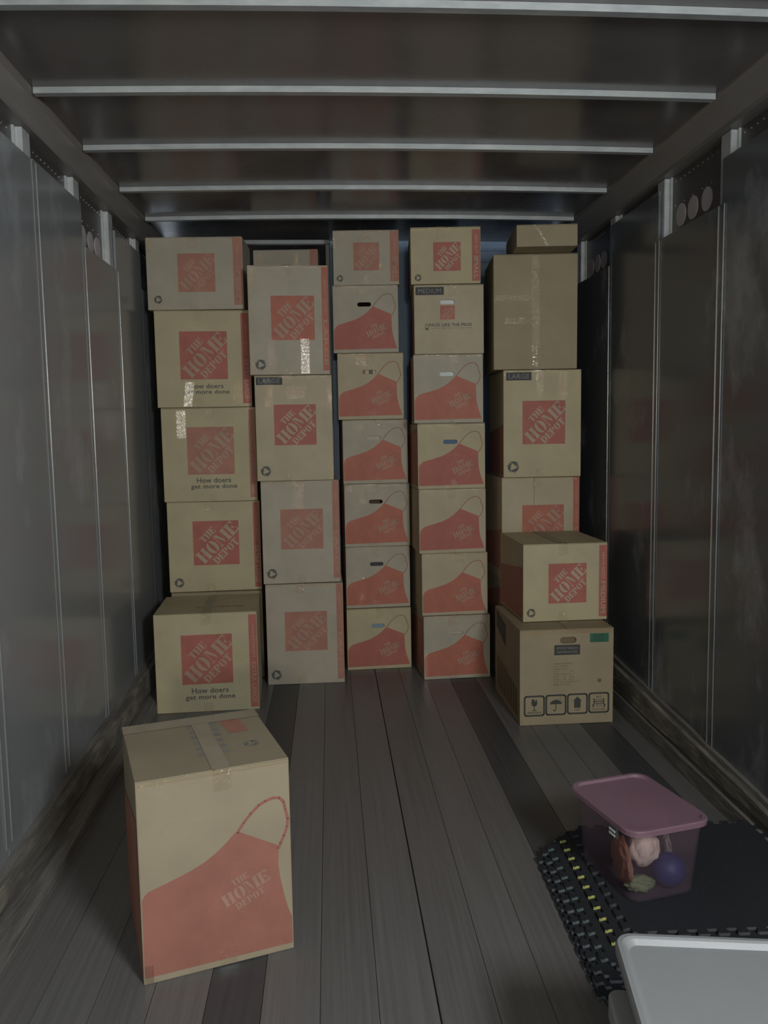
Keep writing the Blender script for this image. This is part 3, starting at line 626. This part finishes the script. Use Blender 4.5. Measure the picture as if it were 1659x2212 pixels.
# ---- tall carton in the foreground
def f_top(t, w, d, h, X, Z, fy):
    z = h + .0006
    link('top_stamp', mesh_py('top_stamp', [(.09, .03, z), (.145, .03, z), (.135, .16, z), (.075, .16, z)], [[0, 1, 2, 3]]), 'ink_orange_faded', t)
    pol = [[(-.02 + .0 * k, -.11 + k * .045, z), (.065, -.11 + k * .045, z), (.06, -.085 + k * .045, z), (-.02, -.085 + k * .045, z)] for k in range(6)]
    link('top_print', mesh_py('top_print', [p for a in pol for p in a], [[4 * i + k for k in range(4)] for i in range(6)]), 'ink_bluegrey', t)
    link('recycling_symbol', mesh_py('recycling_symbol', [(x + .13, y - .07, z) for p in xf(REC, 0, .026, 0, 0) for x, y in p], (lambda o: o)([list(range(sum(len(q) for q in REC[:i]), sum(len(q) for q in REC[:i + 1]))) for i in range(len(REC))])), 'ink_bluegrey', t)
    v = [(-w / 2, d / 2 - .075, h + .0024), (w / 2, d / 2 - .075, h + .0024), (w / 2, d / 2 - .008, h + .0024), (-w / 2, d / 2 - .008, h + .0024)]
    link('packing_tape', mesh_py('packing_tape', v, [[0, 1, 2, 3]]), 'tape_film', t)
carton('moving_box', 'tall apron-print carton standing alone on the floor in the foreground', 'tall', -.319, 2.103, 17.8, .400, .43, 0.0, .544, 'cardboard_fore', apron='tall', ink_m='ink_fore',
       let_m='ink_fore_letter', side=('ink_orange_deep', .03, .97, .03, .80), tapes=[(.01, .905, .065, .995, 'tape_flat', 0, 0, .0)], extra=f_top, seed=48)

# ================================================================== foam mats, tote, white tub
def puzzle_outline(x0, y0, x1, y1, pit, dep):
    def edge(a, b):
        a, b = Vector(a), Vector(b); L = (b - a).length; n = max(3, int(round(L / pit))); d = (b - a) / n; nrm = Vector((d.y, -d.x)).normalized(); out = []
        for k in range(n):
            p = a + d * k; out.append(p)
            out += [p + d * .20 + nrm * dep * .02, p + d * .25 + nrm * dep * .16, p + d * .23 + nrm * dep * .45, p + d * .15 + nrm * dep * .80, p + d * .20 + nrm * dep * .97, p + d * .30 + nrm * dep, p + d * .62 + nrm * dep, p + d * .72 + nrm * dep * .97, p + d * .77 + nrm * dep * .80, p + d * .69 + nrm * dep * .45, p + d * .67 + nrm * dep * .16, p + d * .72 + nrm * dep * .02]
        return out
    c = [(x0, y0), (x1, y0), (x1, y1), (x0, y1)]; o = []
    for i in range(4): o += edge(c[i], c[(i + 1) % 4])
    return [(p.x, p.y) for p in o]
MT = .0106
mats = [('bottom foam mat of the dark stack, its near corner poking out beyond the white tub', (.660, 1.862, 1.325, 2.530), 'foam_side_green'),
        ('second lowest foam mat of the dark stack under the tote', (.664, 1.905, 1.332, 2.552), 'foam_side_grey'),
        ('third foam mat from the floor in the dark stack', (.676, 1.925, 1.340, 2.570), 'foam_side_grey'),
        ('grey-edged foam mat just below the yellow-edged one', (.700, 1.960, 1.350, 2.585), 'foam_side_green'),
        ('foam mat with a yellow toothed edge in the stack under the tote', (.746, 2.010, 1.375, 2.612), 'foam_side_yellow'),
        ('top dark foam mat the tote stands on', (.792, 2.050, 1.388, 2.625), 'foam_side_dim')]
for i, (lb, b, sm) in enumerate(mats):
    z = MT * i
    t = thing('foam_mat', lb, 'mat', ((b[0] + b[2]) / 2, (b[1] + b[3]) / 2, z), R_((-1.5, -.6, -2.0, -1.2, -1.5, -1.5)[i]), 'foam mats stacked at right')
    hw, hd = (b[2] - b[0]) / 2, (b[3] - b[1]) / 2
    ol = puzzle_outline(-hw, -hd, hw, hd, .055, .022)
    link('mat_core', prism('mat_core', ol, 0, .0104), 'foam_black', t)
    n = len(ol); v = []; f = []
    for k in range(n):        # coloured rim skin on the cut edge, lightened like sides facing the light
        p, q = Vector(ol[k]), Vector(ol[(k + 1) % n]); d = q - p
        if d.length < 1e-6: continue
        m_ = Vector((d.y, -d.x)).normalized() * .0005
        if sm == 'foam_side_yellow' and m_.y > -.0003: continue  # yellow painted only on the faces turned to the light
        bi = len(v); v += [(p.x + m_.x, p.y + m_.y, .0012), (q.x + m_.x, q.y + m_.y, .0012), (q.x + m_.x, q.y + m_.y, .0098), (p.x + m_.x, p.y + m_.y, .0098)]; f.append([bi, bi + 1, bi + 2, bi + 3])
    link('mat_edge', mesh_py('mat_edge', v, f), sm, t)
# tote of translucent plastic with a mauve lid
TZ = .0645; tr = R_(13.5); TW, TD, TH = .272, .350, .232
tote = thing('storage_tote', 'clear plastic tote with mauve lid standing on the dark foam mats', 'tote', (.897, 2.338, TZ), tr)
def loft(name, rings, close_top=False, close_bot=True, flip=False):
    v, f = [], []; n = len(rings[0])
    for r in rings: v += r
    for i in range(len(rings) - 1):
        for k in range(n): f.append([i * n + k, i * n + (k + 1) % n, (i + 1) * n + (k + 1) % n, (i + 1) * n + k])
    if close_bot: f.append(list(range(n - 1, -1, -1)))
    if close_top: f.append([(len(rings) - 1) * n + k for k in range(n)])
    return mesh_py(name, v, f, smooth=False)
def rr(w, d, r, z): return [(x, y, z) for x, y in rrect(-w / 2, -d / 2, w / 2, d / 2, r, 5)]
link('tote_body', loft('tote_body', [rr(.200, .275, .03, 0), rr(.214, .289, .034, .006), rr(.244, .322, .036, TH - .03), rr(.252, .330, .036, TH - .028), rr(.254, .332, .036, TH - .012), rr(.250, .328, .036, TH - .012), rr(.240, .318, .034, TH - .034), rr(.208, .283, .032, .009), rr(.196, .271, .028, .0045)], close_top=True), 'tote_plastic', tote)
link('tote_lid', loft('tote_lid', [rr(.262, .342, .042, TH - .020), rr(.272, .352, .046, TH - .018), rr(.274, .354, .046, TH - .004), rr(.268, .348, .044, TH), rr(.246, .326, .036, TH), rr(.238, .318, .034, TH - .007), rr(.10, .18, .03, TH - .006)], close_top=True, close_bot=True), 'lid_plastic', tote)
lt = box('latch', (-.1385, -.105, TH - .050), (-.128, -.065, TH - .019), 'ink_black', tote, .002)
for k in range(2): box('latch_bar', (-.1400, -.100, TH - .045 + k * .012), (-.1386, -.070, TH - .039 + k * .012), 'paper_white', lt)
def blob(name, label, cat, loc, sx, sy, sz, mat, amp, fr, rot=0.0, sub=4):
    bm = bmesh.new(); bmesh.ops.create_icosphere(bm, subdivisions=sub, radius=1.0)
    for v in bm.verts:
        q = v.co.copy(); k = 1 + amp * noise.noise(q * fr + Vector(loc) * 9) + amp * .5 * noise.noise(q * fr * 2.3)
        v.co = Vector((q.x * sx * k, q.y * sy * k, q.z * sz * k))
    o = link(name, bm_mesh(name, bm, True), mat); o.rotation_euler = (0, 0, rot); o['label'] = label; o['category'] = cat; return o
def in_tote(o, x, y, z):
    c, s = math.cos(tr), math.sin(tr); o.location = (.897 + x * c - y * s, 2.338 + x * s + y * c, TZ + z)
in_tote(blob('ball', 'round blue ball behind the front of the clear tote', 'ball', (0, 0, 0), .049, .049, .049, 'ball_blue', .0, 1), .046, -.094, .054)
in_tote(blob('folded_cloth', 'crumpled cream cloth beside the blue ball in the tote', 'cloth', (1, 0, 0), .046, .036, .050, 'cloth_cream', .22, 1.3, .3), -.022, -.068, .118)
in_tote(blob('toy_shoe', 'orange soft toy pressed against the left side of the tote', 'toy', (0, 2, 0), .015, .078, .062, 'cloth_orange', .25, 2.0), -.084, -.050, .088)
in_tote(blob('green_toy', 'greenish toy lying low at the front left corner of the tote', 'toy', (0, 0, 3), .042, .028, .022, 'toy_green', .3, 2.6), -.056, -.100, .034)
in_tote(blob('rag', 'greyish rag at the front right corner of the tote', 'rag', (3, 1, 0), .012, .034, .050, 'toy_grey', .3, 2.6), .090, -.020, .072)
in_tote(blob('lid_light_band', 'pink pad under the right half of the mauve lid, added as its light band', 'cloth', (2, 2, 2), .044, .120, .016, 'light_band_pink', .10, 1.4), .050, .020, .190)  # pad added to make the light band on the lid
# white tub with a rimmed lid at the lower right
wt = thing('white_tub', 'white plastic tub with a rimmed lid at the lower right corner', 'tub', (.748, 1.3135, 0.0), R_(-9.3))
def rr2(w, d, r, z): return [(x, y, z) for x, y in rrect(-w / 2, -d / 2, w / 2, d / 2, r, 8)]
LW, LD, LH = .470, .400, .402
link('tub_body', loft('tub_body', [rr2(LW - .12, LD - .12, .03, .0005), rr2(LW - .11, LD - .11, .035, .008), rr2(LW - .05, LD - .05, .04, LH - .04), rr2(LW - .05, LD - .05, .04, LH - .030)], close_top=True), 'ivory_plastic', wt)
link('tub_lid', loft('tub_lid', [rr2(LW - .03, LD - .03, .035, LH - .029), rr2(LW, LD, .036, LH - .026), rr2(LW + .002, LD + .002, .037, LH - .008), rr2(LW - .006, LD - .006, .034, LH - .001), rr2(LW - .024, LD - .024, .028, LH), rr2(LW - .034, LD - .034, .026, LH - .003), rr2(LW - .050, LD - .050, .022, LH - .012), rr2(LW - .10, LD - .10, .02, LH - .0115)], close_top=True), 'white_plastic', wt)
hd = prism('tub_handle', rrect(-LW / 2 - .022, -.16, -LW / 2 + .03, .135, .022, 6), LH - .125, LH - .078, .004, 2)
link('tub_handle', hd, 'ivory_plastic', wt)
